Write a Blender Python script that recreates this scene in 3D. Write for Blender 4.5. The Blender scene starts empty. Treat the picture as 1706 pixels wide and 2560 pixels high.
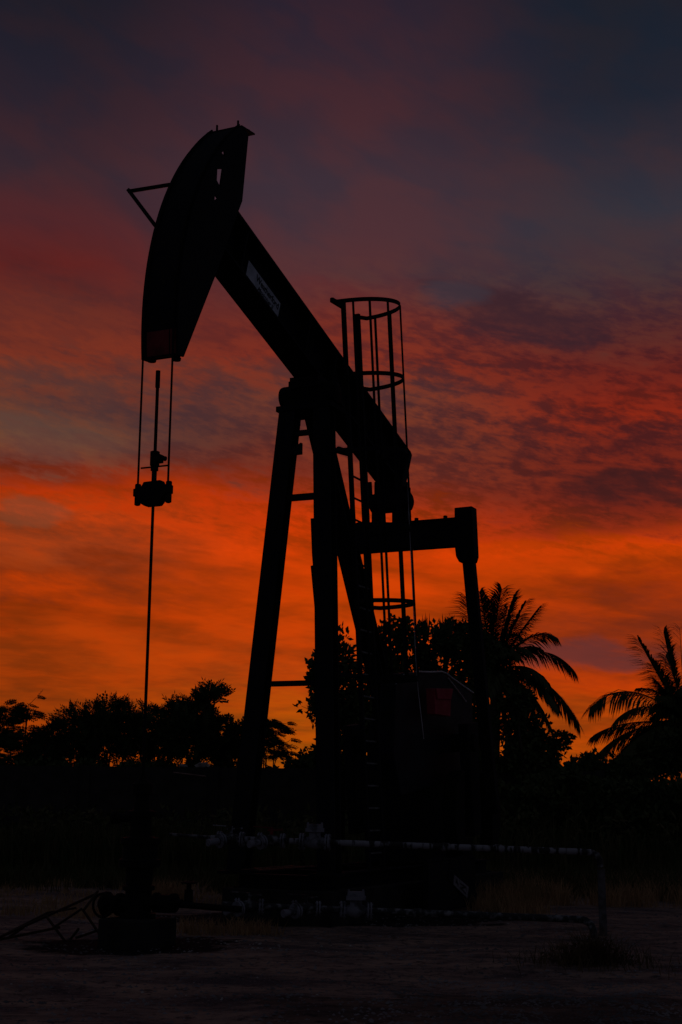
import bpy, bmesh, math, random
from mathutils import Vector, Matrix, noise as mnoise
R = math.radians
scene = bpy.context.scene
COL = scene.collection

# ------------------------------------------------------------------ camera
F_PX, CX, CY, CAM_H = 3556.0, 853.0, 1280.0, 1.5
PITCH, ROLL = math.atan((2010 - 1280) / F_PX), 0.0104
fw = Vector((0, math.cos(PITCH), math.sin(PITCH)))
up0 = Vector((0, -math.sin(PITCH), math.cos(PITCH)))
rt0 = Vector((1, 0, 0))
rt = rt0 * math.cos(ROLL) + up0 * math.sin(ROLL)
up = -rt0 * math.sin(ROLL) + up0 * math.cos(ROLL)
cd = bpy.data.cameras.new('camera')
cam = bpy.data.objects.new('camera', cd); COL.objects.link(cam)
m = Matrix((rt, up, -fw)).transposed().to_4x4(); m.translation = (0, 0, CAM_H)
cam.matrix_world = m
cd.sensor_fit = 'VERTICAL'; cd.sensor_height = 36; cd.sensor_width = 24
cd.lens = F_PX / 2560 * 36
cd.clip_end = 2000
scene.camera = cam


def ray(x, y):
    return (fw * F_PX + rt * (x - CX) - up * (y - CY)).normalized()


def at(x, y, D):            # point seen at pixel x,y, standing D metres away along the view axis
    r = ray(x, y); return Vector((0, 0, CAM_H)) + r * (D / r.y)


def gnd(x, y, z=0):
    r = ray(x, y); return Vector((0, 0, CAM_H)) + r * ((z - CAM_H) / r.z)


# ------------------------------------------------------------------ world
def lin(c):
    return tuple(((v / 255) / 12.92 if v / 255 <= .04045 else ((v / 255 + .055) / 1.055) ** 2.4) for v in c) + (1,)


world = bpy.data.worlds.new('World'); scene.world = world; world.use_nodes = True
wt = world.node_tree; wt.nodes.clear()
WN, WL = wt.nodes, wt.links


def wmath(op, a, b=None, c=None, clamp=False):
    n = WN.new('ShaderNodeMath'); n.operation = op; n.use_clamp = clamp
    for i, v in enumerate((a, b, c)):
        if v is None: continue
        if isinstance(v, (int, float)): n.inputs[i].default_value = v
        else: WL.new(v, n.inputs[i])
    return n.outputs[0]


def wnoise(vec, scale, detail, rough, dist=0.0):
    n = WN.new('ShaderNodeTexNoise'); n.inputs['Scale'].default_value = scale
    n.inputs['Detail'].default_value = detail; n.inputs['Roughness'].default_value = rough
    n.inputs['Distortion'].default_value = dist
    WL.new(vec, n.inputs['Vector']); return n.outputs['Fac']


def wsmooth(v, a, b):
    n = WN.new('ShaderNodeMapRange'); n.interpolation_type = 'SMOOTHSTEP'
    WL.new(v, n.inputs[0]); n.inputs[1].default_value = a; n.inputs[2].default_value = b
    return n.outputs[0]


def wmix(f, a, b, mode='MIX'):
    n = WN.new('ShaderNodeMix'); n.data_type = 'RGBA'; n.blend_type = mode
    if isinstance(f, (int, float)): n.inputs[0].default_value = f
    else: WL.new(f, n.inputs[0])
    for i, v in ((6, a), (7, b)):
        if isinstance(v, tuple): n.inputs[i].default_value = v
        else: WL.new(v, n.inputs[i])
    return n.outputs[2]


tc = WN.new('ShaderNodeTexCoord'); sx = WN.new('ShaderNodeSeparateXYZ')
WL.new(tc.outputs['Generated'], sx.inputs[0])
dx, dy, dz = sx.outputs
el = wmath('MULTIPLY', wmath('ARCSINE', dz), 57.2958)
az = wmath('MULTIPLY', wmath('ARCTAN2', dx, dy), 57.2958)
# the cloud sheet lies on a plane overhead, so its ripples close up towards the horizon
zz = wmath('ADD', wmath('MAXIMUM', dz, 0.0), 0.11)
pc = WN.new('ShaderNodeCombineXYZ')
WL.new(wmath('DIVIDE', dx, zz), pc.inputs[0]); WL.new(wmath('DIVIDE', dy, zz), pc.inputs[1])
rot = WN.new('ShaderNodeMapping'); rot.inputs['Rotation'].default_value = (0, 0, R(-18))
rot.inputs['Scale'].default_value = (1.0, 1.0, 1.0)
WL.new(pc.outputs[0], rot.inputs[0]); P = rot.outputs[0]
big = wnoise(P, 1.1, 3, .5, .4)
mid = wnoise(P, 3.0, 5, .52, .25)
fine = wnoise(P, 13.0, 3, .55, .35)
# streaky veils: stretched in azimuth
st = WN.new('ShaderNodeCombineXYZ')
WL.new(wmath('MULTIPLY', az, .05), st.inputs[0])
WL.new(wmath('ADD', wmath('MULTIPLY', el, .42), wmath('MULTIPLY', az, .07)), st.inputs[1])
streak = wnoise(st.outputs[0], 1.0, 5, .55, .5)
def skew(sa, se, tilt):
    n = WN.new('ShaderNodeCombineXYZ'); WL.new(wmath('MULTIPLY', az, sa), n.inputs[0])
    WL.new(wmath('MULTIPLY', wmath('ADD', el, wmath('MULTIPLY', az, tilt)), se), n.inputs[1]); return n.outputs[0]


mott = wnoise(skew(.36, 1.15, .17), 1.0, 7, .58, .25)
cells = wnoise(skew(1.35, 3.6, .19), 1.0, 5, .62, .2)
elw = wmath('ADD', el, wmath('MULTIPLY', wmath('SUBTRACT', big, .5), 4.0))
band = wsmooth(el, 23, 17)            # the mottling fades out in the smooth upper sky
mtl = wmath('ADD', wmath('MULTIPLY', wmath('SUBTRACT', mott, .5), 3.2), wmath('MULTIPLY', wmath('SUBTRACT', cells, .5), 1.6))
elw = wmath('ADD', elw, wmath('MULTIPLY', mtl, wmath('ADD', .15, wmath('MULTIPLY', band, .85))))
soft = wnoise(skew(.19, .34, .30), 1.0, 3, .45, .5)
soft2 = wnoise(skew(.42, .9, .30), 1.0, 3, .5, .6)
elf = wmath('DIVIDE', elw, 34.0, clamp=True)
LEFT = [(31.4, 27, 27, 37), (27, 43, 33, 43), (24.4, 58, 38, 45), (22.4, 74, 36, 40), (20.8, 88, 33, 32), (19.2, 94, 42, 38),
        (17.7, 106, 46, 38), (16.1, 94, 55, 50), (14.5, 96, 64, 56), (13.2, 112, 56, 44), (12.7, 128, 44, 22), (11.9, 162, 48, 4), (11.3, 162, 56, 14), (9.7, 150, 58, 22),
        (8.6, 140, 48, 12), (7.4, 175, 55, 2), (6.5, 170, 57, 4), (5, 164, 58, 6), (3.5, 158, 60, 8)]
MID = [(31.4, 45, 33, 45), (27, 62, 40, 48), (24.4, 66, 46, 54), (22.4, 70, 47, 54), (20.8, 78, 48, 52), (19.2, 106, 43, 38),
       (17.7, 110, 42, 36), (16.1, 96, 52, 48), (14.5, 98, 48, 42), (13.2, 112, 45, 34), (12.1, 170, 50, 6), (11.0, 190, 56, 0), (9.7, 200, 60, 0),
       (8, 196, 62, 0), (6.5, 190, 61, 4), (5, 182, 64, 10), (2, 168, 78, 8)]
RIGHT = [(31.4, 25, 31, 42), (27, 33, 35, 46), (24.4, 50, 43, 52), (22.4, 52, 49, 58), (20.8, 64, 48, 54), (19.2, 74, 40, 45),
         (17.7, 94, 33, 32), (16.1, 118, 34, 23), (14.5, 98, 33, 29), (12.8, 96, 31, 26), (11.4, 128, 40, 18), (10.4, 196, 60, 0), (9.4, 196, 62, 0),
         (8, 172, 52, 4), (6.5, 150, 48, 16), (5, 180, 56, 6), (2, 190, 74, 8)]


def wramp(tab):
    n = WN.new('ShaderNodeValToRGB'); cr = n.color_ramp
    tab = sorted(tab)
    while len(cr.elements) < len(tab): cr.elements.new(.5)
    for e, (p, r_, g_, b_) in zip(cr.elements, tab): e.position = p / 34.0
    for e, (p, r_, g_, b_) in zip(cr.elements, tab): e.color = lin((r_, g_, b_))
    WL.new(elf, n.inputs[0]); return n.outputs[0]


base = wmix(wsmooth(az, -12.5, -1.0), wramp(LEFT), wramp(MID))
base = wmix(wsmooth(az, 1.0, 11.5), base, wramp(RIGHT))
# bright and dull patches of the cloud sheet
cl = wmath('ADD', wmath('MULTIPLY', mid, .55), wmath('ADD', wmath('MULTIPLY', streak, .30), wmath('MULTIPLY', fine, .15)))
wm = wmath('MULTIPLY', wsmooth(el, 8.8, 11.5), wmath('ADD', .45, wmath('MULTIPLY', wsmooth(az, -7, 3), .55)))
mm = wsmooth(wmath('ADD', wmath('MULTIPLY', mott, .58), wmath('MULTIPLY', cells, .42)), .40, .60)
cl2 = wsmooth(wmath('ADD', wmath('MULTIPLY', cl, .65), wmath('MULTIPLY', streak, .35)), .38, .60)
cc = wmix(wm, cl2, mm)
dull = wmix(1.0, base, (.55, .65, .86, 1), 'MULTIPLY')
glow = wmix(1.0, base, (1.42, 1.14, .72, 1), 'MULTIPLY')
rippled = wmix(cc, dull, glow)
dull_lo = wmix(1.0, base, (.52, .62, 1.1, 1), 'MULTIPLY')
glow_lo = wmix(1.0, base, (1.10, 1.02, .60, 1), 'MULTIPLY')
low_sky = wmix(cc, dull_lo, glow_lo)
dull_hi = wmix(1.0, base, (.80, .96, 1.06, 1), 'MULTIPLY')
glow_hi = wmix(1.0, base, (1.22, .98, .94, 1), 'MULTIPLY')
smooth_sky = wmix(wsmooth(wmath('ADD', wmath('MULTIPLY', soft, .72), wmath('MULTIPLY', soft2, .28)), .36, .62), dull_hi, glow_hi)
sky = wmix(band, smooth_sky, rippled)
sky = wmix(wsmooth(el, 11.0, 8.5), sky, low_sky)


def blob(sky, a0, e0, ra, re_, tilt, col, amt):
    a = wmath('SUBTRACT', az, a0); e = wmath('ADD', wmath('SUBTRACT', el, e0), wmath('MULTIPLY', a, tilt))
    a = wmath('DIVIDE', a, ra); e = wmath('DIVIDE', e, re_)
    d = wmath('ADD', wmath('MULTIPLY', a, a), wmath('MULTIPLY', e, e))
    d = wmath('ADD', d, wmath('MULTIPLY', wmath('SUBTRACT', mott, .5), 4.0))
    return wmix(wmath('MULTIPLY', wsmooth(d, 1.3, 0.0), amt), sky, lin(col))


sky = blob(sky, 7.6, 19.2, 4.2, 1.1, .22, (54, 32, 40), .75)
sky = blob(sky, 4.6, 20.2, 1.6, .6, .0, (58, 52, 62), .6)
sky = blob(sky, 9.5, 5.9, 3.4, .75, .0, (92, 44, 44), .85)
sky = blob(sky, 11.5, 12.6, 3.0, .9, .15, (56, 24, 26), .7)
sky = blob(sky, -11.5, 14.2, 3.2, 1.0, .05, (84, 64, 58), .4)
sky = blob(sky, -12.5, 11.2, 1.6, .6, .0, (118, 74, 50), .35)
# the far side of the sky, away from the sunset, is plain blue dusk
back = wsmooth(wmath('ABSOLUTE', az), 15, 38)
sky = wmix(back, sky, (.0235, .0250, .0345, 1))
nis = WN.new('ShaderNodeTexSky'); nis.sky_type = 'NISHITA'; nis.sun_disc = False
nis.sun_elevation = R(0.5); nis.sun_rotation = R(4)
bg1 = WN.new('ShaderNodeBackground'); WL.new(sky, bg1.inputs[0]); bg1.inputs[1].default_value = 1.0
bg2 = WN.new('ShaderNodeBackground'); WL.new(nis.outputs[0], bg2.inputs[0]); bg2.inputs[1].default_value = .0012
addn = WN.new('ShaderNodeAddShader'); WL.new(bg1.outputs[0], addn.inputs[0]); WL.new(bg2.outputs[0], addn.inputs[1])
wo = WN.new('ShaderNodeOutputWorld'); WL.new(addn.outputs[0], wo.inputs[0])
try:
    world.cycles.sampling_method = 'MANUAL'; world.cycles.sample_map_resolution = 512
except Exception: pass

# ------------------------------------------------------------------ sun (already down: only a faint warm remainder)
sd = bpy.data.lights.new('sun', 'SUN'); sd.energy = .03; sd.angle = R(6); sd.color = (1, .42, .16)
so = bpy.data.objects.new('sun', sd); COL.objects.link(so)
so.rotation_euler = (R(-88.5), 0, R(-4)); so.location = (0, 0, 30)

scene.view_settings.view_transform = 'Standard'; scene.view_settings.look = 'None'
scene.view_settings.exposure = 0; scene.view_settings.gamma = 1


# ------------------------------------------------------------------ materials
def mat(name, c1_, c2_=None, scale=4, rough=.7, rough2=None, bump=.0, spec=.3, metal=0, detail=5, thr=(.4, .6), stretch=None):
    mt = bpy.data.materials.new(name); mt.use_nodes = True; nt = mt.node_tree
    b = nt.nodes['Principled BSDF']; b.inputs['Roughness'].default_value = rough
    b.inputs['Specular IOR Level'].default_value = spec; b.inputs['Metallic'].default_value = metal
    t = nt.nodes.new('ShaderNodeTexCoord'); n = nt.nodes.new('ShaderNodeTexNoise')
    n.inputs['Scale'].default_value = scale; n.inputs['Detail'].default_value = detail
    src = t.outputs['Object']
    if stretch:
        mp = nt.nodes.new('ShaderNodeMapping'); mp.inputs['Scale'].default_value = stretch
        nt.links.new(src, mp.inputs[0]); src = mp.outputs[0]
    nt.links.new(src, n.inputs['Vector'])
    r = nt.nodes.new('ShaderNodeValToRGB'); r.color_ramp.elements[0].position = thr[0]; r.color_ramp.elements[1].position = thr[1]
    r.color_ramp.elements[0].color = tuple(c1_) + (1,); r.color_ramp.elements[1].color = tuple(c2_ or c1_) + (1,)
    nt.links.new(n.outputs['Fac'], r.inputs[0]); nt.links.new(r.outputs[0], b.inputs['Base Color'])
    if rough2 is not None:
        mr = nt.nodes.new('ShaderNodeMapRange'); mr.inputs[3].default_value = rough; mr.inputs[4].default_value = rough2
        nt.links.new(n.outputs['Fac'], mr.inputs[0]); nt.links.new(mr.outputs[0], b.inputs['Roughness'])
    if bump:
        bp = nt.nodes.new('ShaderNodeBump'); bp.inputs['Strength'].default_value = bump
        nt.links.new(n.outputs['Fac'], bp.inputs['Height']); nt.links.new(bp.outputs[0], b.inputs['Normal'])
    return mt


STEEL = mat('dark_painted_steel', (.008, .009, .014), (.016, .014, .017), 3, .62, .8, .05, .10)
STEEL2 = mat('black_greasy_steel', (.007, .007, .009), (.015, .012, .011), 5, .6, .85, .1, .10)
GALV = mat('worn_edge_steel', (.62, .62, .68), (.42, .40, .42), 6, .4, .55, .0, .5)
RUNG = mat('pale_rung_steel', (.15, .15, .16), (.07, .06, .06), 9, .4, .5, 0, .5)
REDP = mat('dull_red_paint', (.26, .02, .025), (.14, .015, .015), 5, .6, .7, 0, .3)
REDB = mat('red_box_paint', (.48, .035, .08), (.36, .025, .045), 5, .6, .7, 0, .3)
VALVE = mat('chipped_valve_paint', (.25, .25, .30), (.08, .08, .09), 9, .55, .7, .1, .3, thr=(.48, .62))
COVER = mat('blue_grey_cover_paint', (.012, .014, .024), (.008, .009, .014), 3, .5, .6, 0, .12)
PLATE = mat('white_plate_paint', (.68, .72, .84), (.50, .54, .64), 6, .6, .7, 0, .3)
LETTER = mat('black_lettering', (.012, .012, .02), (.02, .02, .03), 10, .7)
PIPEW = mat('white_pipe_paint_with_tar', (.29, .29, .33), (.02, .018, .018), 9, .55, .7, .1, .3, thr=(.48, .56), stretch=(1.6, 1, .3))
PIPEG = mat('weathered_pipe_and_valve_shade', (.03, .03, .033), (.26, .26, .28), 14, .6, .7, .1, .3, thr=(.5, .68))
CONC = mat('stained_concrete', (.022, .020, .019), (.04, .036, .034), 3, .9, .95, .25, .2)
LEAF = mat('leaf', (.045, .065, .02), (.07, .085, .028), 1.5, .65, .75, 0, .2)
LEAFD = mat('dark_leaf', (.045, .065, .02), (.09, .11, .04), 1.5, .7, .8, 0, .18)
PALM = mat('palm_leaf', (.05, .07, .022), (.085, .09, .03), 1.0, .55, .65, 0, .25)
BARK = mat('bark', (.06, .045, .035), (.10, .08, .06), 8, .9, None, .3, .2)
STRAW = mat('dry_grass', (.55, .33, .17), (.36, .23, .11), 2.5, .85, None, 0, .15)
WEED = mat('weed_green', (.05, .068, .022), (.12, .10, .045), 2.5, .85, None, 0, .15)
WALLM = mat('dark_block_wall', (.035, .030, .028), (.055, .047, .043), 3, .9, None, .3, .2)
ROCKM = mat('pale_stone', (.48, .44, .42), (.26, .23, .22), 3, .85, None, .3, .3)
SCRAP = mat('rusty_scrap', (.035, .022, .017), (.06, .035, .025), 7, .85, None, .2, .2)

# ground: reddish dirt, with damp dark patches, a near-black patch round the well and gravel
G = bpy.data.materials.new('dirt_ground'); G.use_nodes = True; gt = G.node_tree
gb = gt.nodes['Principled BSDF']; gb.inputs['Roughness'].default_value = .95; gb.inputs['Specular IOR Level'].default_value = .15
gN, gL = gt.nodes, gt.links
gc = gN.new('ShaderNodeTexCoord')


def gnoise(s, d, rg=.6, sc=(1, 1, 1)):
    mp = gN.new('ShaderNodeMapping'); mp.inputs['Scale'].default_value = sc; gL.new(gc.outputs['Object'], mp.inputs[0])
    n = gN.new('ShaderNodeTexNoise'); n.inputs['Scale'].default_value = s; n.inputs['Detail'].default_value = d
    n.inputs['Roughness'].default_value = rg; gL.new(mp.outputs[0], n.inputs['Vector']); return n.outputs['Fac']


def gramp(v, a, b, ca=(0, 0, 0, 1), cb=(1, 1, 1, 1)):
    n = gN.new('ShaderNodeValToRGB'); n.color_ramp.elements[0].position = a; n.color_ramp.elements[1].position = b
    n.color_ramp.elements[0].color = ca; n.color_ramp.elements[1].color = cb; gL.new(v, n.inputs[0]); return n.outputs[0]


def gmix(f, a, b):
    n = gN.new('ShaderNodeMix'); n.data_type = 'RGBA'; gL.new(f, n.inputs[0])
    for i, v in ((6, a), (7, b)):
        if isinstance(v, tuple): n.inputs[i].default_value = v
        else: gL.new(v, n.inputs[i])
    return n.outputs[2]


def gmath(op, a, b, clamp=False):
    n = gN.new('ShaderNodeMath'); n.operation = op; n.use_clamp = clamp
    for i, v in enumerate((a, b)):
        if isinstance(v, (int, float)): n.inputs[i].default_value = v
        else: gL.new(v, n.inputs[i])
    return n.outputs[0]


g1 = gnoise(.8, 9, .68, (1, 1.9, 1)); g2 = gnoise(7, 6, .7); g3 = gnoise(45, 4, .7)
col = gmix(gramp(g1, .38, .62), (.11, .082, .086, 1), (.45, .29, .22, 1))
col = gmix(gramp(g2, .35, .5), (.06, .048, .050, 1), col)
col = gmix(gramp(g3, .58, .68), col, (.42, .34, .32, 1))
# near-black patches at the well, the pumpjack and the near right
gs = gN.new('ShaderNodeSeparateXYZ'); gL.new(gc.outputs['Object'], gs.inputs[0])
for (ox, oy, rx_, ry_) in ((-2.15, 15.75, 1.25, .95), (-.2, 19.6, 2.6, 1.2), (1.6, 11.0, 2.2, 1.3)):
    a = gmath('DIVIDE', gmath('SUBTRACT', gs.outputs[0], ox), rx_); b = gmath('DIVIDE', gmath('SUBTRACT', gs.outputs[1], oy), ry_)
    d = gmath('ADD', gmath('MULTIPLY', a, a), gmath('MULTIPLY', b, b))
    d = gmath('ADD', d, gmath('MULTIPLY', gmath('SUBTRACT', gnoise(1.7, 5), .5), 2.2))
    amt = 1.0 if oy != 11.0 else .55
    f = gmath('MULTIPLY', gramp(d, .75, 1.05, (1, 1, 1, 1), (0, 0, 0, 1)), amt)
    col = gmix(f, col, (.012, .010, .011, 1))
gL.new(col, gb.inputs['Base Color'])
bp = gN.new('ShaderNodeBump'); bp.inputs['Strength'].default_value = .9; bp.inputs['Distance'].default_value = .05
gL.new(gmath('ADD', gmath('MULTIPLY', g2, .7), gmath('MULTIPLY', g3, .3)), bp.inputs['Height']); gL.new(bp.outputs[0], gb.inputs['Normal'])


# ------------------------------------------------------------------ mesh builder
class MB:
    def __init__(s): s.v = []; s.f = []

    def add(s, vs, fs):
        o = len(s.v); s.v += [tuple(p) for p in vs]; s.f += [tuple(i + o for i in f) for f in fs]; return s

    def box(s, x0, x1, y0, y1, z0, z1):
        return s.add([(x0, y0, z0), (x1, y0, z0), (x1, y1, z0), (x0, y1, z0), (x0, y0, z1), (x1, y0, z1), (x1, y1, z1), (x0, y1, z1)],
                     [(3, 2, 1, 0), (4, 5, 6, 7), (0, 1, 5, 4), (1, 2, 6, 5), (2, 3, 7, 6), (3, 0, 4, 7)])

    def bar(s, p, q, w, h, side=(0, 1, 0), w2=None, h2=None):      # w along side, h across
        p = Vector(p); q = Vector(q); a = (q - p).normalized(); sd_ = Vector(side); sd_ = (sd_ - a * sd_.dot(a)).normalized()
        n = a.cross(sd_); vs = []
        for c, ww, hh in ((p, w, h), (q, w2 or w, h2 or h)):
            for i, j in ((-1, -1), (1, -1), (1, 1), (-1, 1)): vs.append(c + sd_ * (i * ww / 2) + n * (j * hh / 2))
        return s.add(vs, [(3, 2, 1, 0), (4, 5, 6, 7), (0, 1, 5, 4), (1, 2, 6, 5), (2, 3, 7, 6), (3, 0, 4, 7)])

    def ibeam(s, p, q, w, h, side, tf=.025, tw=.02):               # flanges w wide along side, h between outer faces
        p = Vector(p); q = Vector(q); a = (q - p).normalized(); sd_ = Vector(side); sd_ = (sd_ - a * sd_.dot(a)).normalized(); n = a.cross(sd_)
        for k in (-1, 1): s.bar(p + n * k * (h - tf) / 2, q + n * k * (h - tf) / 2, w, tf, side)
        return s.bar(p, q, tw, h - 2 * tf, side)

    def tube(s, pts, r, n=10, r2=None, cap=True):
        pts = [Vector(p) for p in pts]; vs = []; fs = []; m_ = len(pts); prev = None
        for i, p in enumerate(pts):
            t = (pts[min(i + 1, m_ - 1)] - pts[max(i - 1, 0)]).normalized()
            if prev is None: x = t.orthogonal().normalized()
            else: x = (prev - t * prev.dot(t)).normalized()
            prev = x; y = t.cross(x); rr = r[i] if isinstance(r, (list, tuple)) else (r + ((r2 if r2 is not None else r) - r) * i / max(1, m_ - 1))
            for k in range(n):
                a = 2 * math.pi * k / n; vs.append(p + (x * math.cos(a) + y * math.sin(a)) * rr)
        for i in range(m_ - 1):
            for k in range(n): fs.append((i * n + k, i * n + (k + 1) % n, (i + 1) * n + (k + 1) % n, (i + 1) * n + k))
        if cap: fs.append(tuple(reversed(range(n)))); fs.append(tuple((m_ - 1) * n + k for k in range(n)))
        return s.add(vs, fs)

    def cyl(s, p, q, r, n=16): return s.tube([p, q], r, n)

    def prism(s, outline, c0, c1_, axis=1):                        # outline in the two other axes
        def pt(a, b, c): return (a, c, b) if axis == 1 else ((c, a, b) if axis == 0 else (a, b, c))
        n = len(outline); vs = [pt(a, b, c0) for a, b in outline] + [pt(a, b, c1_) for a, b in outline]
        return s.add(vs, [tuple(reversed(range(n))), tuple(range(n, 2 * n))] + [(i, (i + 1) % n, n + (i + 1) % n, n + i) for i in range(n)])

    def lathe(s, base, prof, n=18, axis=(0, 0, 1)):                # prof: (r, h)
        a = Vector(axis).normalized(); x = a.orthogonal().normalized(); y = a.cross(x); b = Vector(base); vs = []; fs = []
        for r, h in prof:
            for k in range(n):
                t = 2 * math.pi * k / n; vs.append(b + a * h + (x * math.cos(t) + y * math.sin(t)) * r)
        for i in range(len(prof) - 1):
            for k in range(n): fs.append((i * n + k, i * n + (k + 1) % n, (i + 1) * n + (k + 1) % n, (i + 1) * n + k))
        fs.append(tuple(reversed(range(n)))); fs.append(tuple((len(prof) - 1) * n + k for k in range(n)))
        return s.add(vs, fs)

    def build(s, name, material, parent=None, origin=(0, 0, 0), smooth=False, label=None, bevel=0, fixn=True):
        o_ = Vector(origin); me = bpy.data.meshes.new(name)
        me.from_pydata([tuple(Vector(v) - o_) for v in s.v], [], s.f)
        if fixn and len(s.f) < 6000:
            bm = bmesh.new(); bm.from_mesh(me); bmesh.ops.recalc_face_normals(bm, faces=bm.faces); bm.to_mesh(me); bm.free()
        me.materials.append(material)
        if smooth:
            for p in me.polygons: p.use_smooth = True
            try: me.set_sharp_from_angle(angle=R(38))
            except Exception: pass
        me.update()
        o = bpy.data.objects.new(name, me); COL.objects.link(o)
        if parent is not None: o.parent = parent
        else: o.location = o_
        if label: o['label'] = label
        if bevel:
            bv = o.modifiers.new('bevel', 'BEVEL'); bv.width = bevel; bv.segments = 2; bv.limit_method = 'ANGLE'
        return o


def tag(o, label=None, cat=None, group=None, kind=None):
    if label: o['label'] = label
    if cat: o['category'] = cat
    if group: o['group'] = group
    if kind: o['kind'] = kind
    return o


def thing(name, label, cat, loc=(0, 0, 0), rz=0, group=None):
    o = bpy.data.objects.new(name, None); COL.objects.link(o); o.location = loc; o.rotation_euler = (0, 0, rz)
    o.empty_display_size = .3
    return tag(o, label, cat, group)


def curve_plate(outer, holes, thick):            # 2D outline with holes -> mesh data (xy plane, extruded in z)
    cu = bpy.data.curves.new('tmp', 'CURVE'); cu.dimensions = '2D'; cu.fill_mode = 'BOTH'; cu.extrude = thick / 2
    for pl in [outer] + holes:
        sp = cu.splines.new('POLY'); sp.points.add(len(pl) - 1); sp.use_cyclic_u = True
        for p, (a, b) in zip(sp.points, pl): p.co = (a, b, 0, 1)
    o = bpy.data.objects.new('tmp', cu); COL.objects.link(o)
    me = bpy.data.meshes.new_from_object(o.evaluated_get(bpy.context.evaluated_depsgraph_get()))
    bpy.data.objects.remove(o); return me


def text_mesh(body, size, shear=0, bold=0, extrude=.002, space=1.0):
    cu = bpy.data.curves.new('tmp', 'FONT'); cu.body = body; cu.size = size; cu.shear = shear; cu.offset = bold; cu.extrude = extrude
    cu.space_character = space
    o = bpy.data.objects.new('tmp', cu); COL.objects.link(o)
    me = bpy.data.meshes.new_from_object(o.evaluated_get(bpy.context.evaluated_depsgraph_get()))
    bpy.data.objects.remove(o); return me


def mesh_into(mb, me, M):
    mb.add([M @ v.co for v in me.vertices], [tuple(p.vertices) for p in me.polygons]); return mb


# ------------------------------------------------------------------ ground
def gheight(x, y):
    h = .05 * mnoise.noise(Vector((x * .5, y * .5, 0))) + .035 * mnoise.noise(Vector((x * 1.6, y * 1.6, 3)))
    near = max(0, min(1, (60 - math.hypot(x, y - 15)) / 30))
    return h * near


gm = MB()
xs = [-400, -200, -100, -60, -40] + [-30 + i * .35 for i in range(172)] + [40, 60, 100, 200, 400]
ys = [-60, -30, -10, 0, 4] + [6 + i * .3 for i in range(110)] + [42, 50, 60, 80, 120, 200, 400, 700]
gv = [(x, y, gheight(x, y)) for y in ys for x in xs]; nx = len(xs)
gm.add(gv, [(j * nx + i, j * nx + i + 1, (j + 1) * nx + i + 1, (j + 1) * nx + i) for j in range(len(ys) - 1) for i in range(nx - 1)])
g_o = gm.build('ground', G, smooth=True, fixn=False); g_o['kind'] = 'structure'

# ------------------------------------------------------------------ pumpjack, built in its own frame: x towards the well, y across, z up
PJ = thing('pumpjack', 'tall black beam pumpjack with raised horse head, caged ladder and white nameplate', 'pumpjack', (-.456, 19.3, 0), R(-115))
TILT = R(17.3); be = Vector((math.cos(TILT), 0, math.sin(TILT))); bn = Vector((-math.sin(TILT), 0, math.cos(TILT)))
PIV = Vector((0, 0, 7.715))


def bpt(t, n, s_=0): return PIV + be * t + bn * n + Vector((0, s_, 0))


# walking beam: deep I section with stiffeners
b = MB(); H = .345
b.bar(bpt(-3.3, H - .015), bpt(2.9, H - .015), .40, .03); b.bar(bpt(-3.08, -H + .015), bpt(2.9, -H + .015), .40, .03)
b.bar(bpt(-3.28, 0), bpt(2.9, 0), .03, 2 * H - .06)
for t in (-3.0, -2.2, -1.4, -.45, .45, 2.4): b.bar(bpt(t, -H + .03), bpt(t, H - .03), .36, .02)
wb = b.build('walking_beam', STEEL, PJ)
b = MB()
b.prism([(bpt(-3.3, H).x, bpt(-3.3, H).z), (bpt(-3.38, H - .03).x, bpt(-3.38, H - .03).z), (bpt(-3.30, -H + .06).x, bpt(-3.30, -H + .06).z), (bpt(-3.1, -H).x, bpt(-3.1, -H).z)], -.205, .205)
b.build('end_plate', STEEL, wb)
# nameplate on the web
SP = .035
pl = [(1.92, 8.44), (2.02, 8.16), (1.11, 7.86), (1.01, 8.16)]
o0 = Vector((2.02, SP, 8.16)); ex = (Vector((1.11, SP, 7.87)) - o0); ey = (Vector((1.925, SP, 8.445)) - o0)
LX, LY = ex.length, ey.length; ex.normalize(); ey = (ey - ex * ey.dot(ex)).normalized(); LY = .295
Mpl = Matrix((ex, ey, Vector((0, 1, 0)))).transposed().to_4x4(); Mpl.translation = o0
b = MB(); b.add([Mpl @ Vector(p) for p in ((0, 0, 0), (LX, 0, 0), (LX, LY, 0), (0, LY, 0), (0, 0, .006), (LX, 0, .006), (LX, LY, .006), (0, LY, .006))],
               [(3, 2, 1, 0), (4, 5, 6, 7), (0, 1, 5, 4), (1, 2, 6, 5), (2, 3, 7, 6), (3, 0, 4, 7)])
npl = b.build('nameplate', PLATE, PJ, label='white nameplate reading Weatherford Maximizer II')
b = MB()
mesh_into(b, text_mesh('Weatherford', .135, 0, .0022, .001, .93), Mpl @ Matrix.Translation((.245, .162, .0085)))
mesh_into(b, text_mesh('Maximizer II', .095, .35, .0008, .001, .95), Mpl @ Matrix.Translation((.33, .068, .0085)))
for (xa, ya, xb, yb, hh) in ((.30, .044, .80, .036, .010), (.40, .026, .78, .021, .007)):
    b.add([Mpl @ Vector(p) for p in ((xa, ya, .0085), (xb, yb, .0085), (xb, yb + hh, .0085), (xa, ya + hh * .3, .0085))], [(0, 1, 2, 3)])
b.build('lettering', LETTER, npl, fixn=False)

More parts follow.
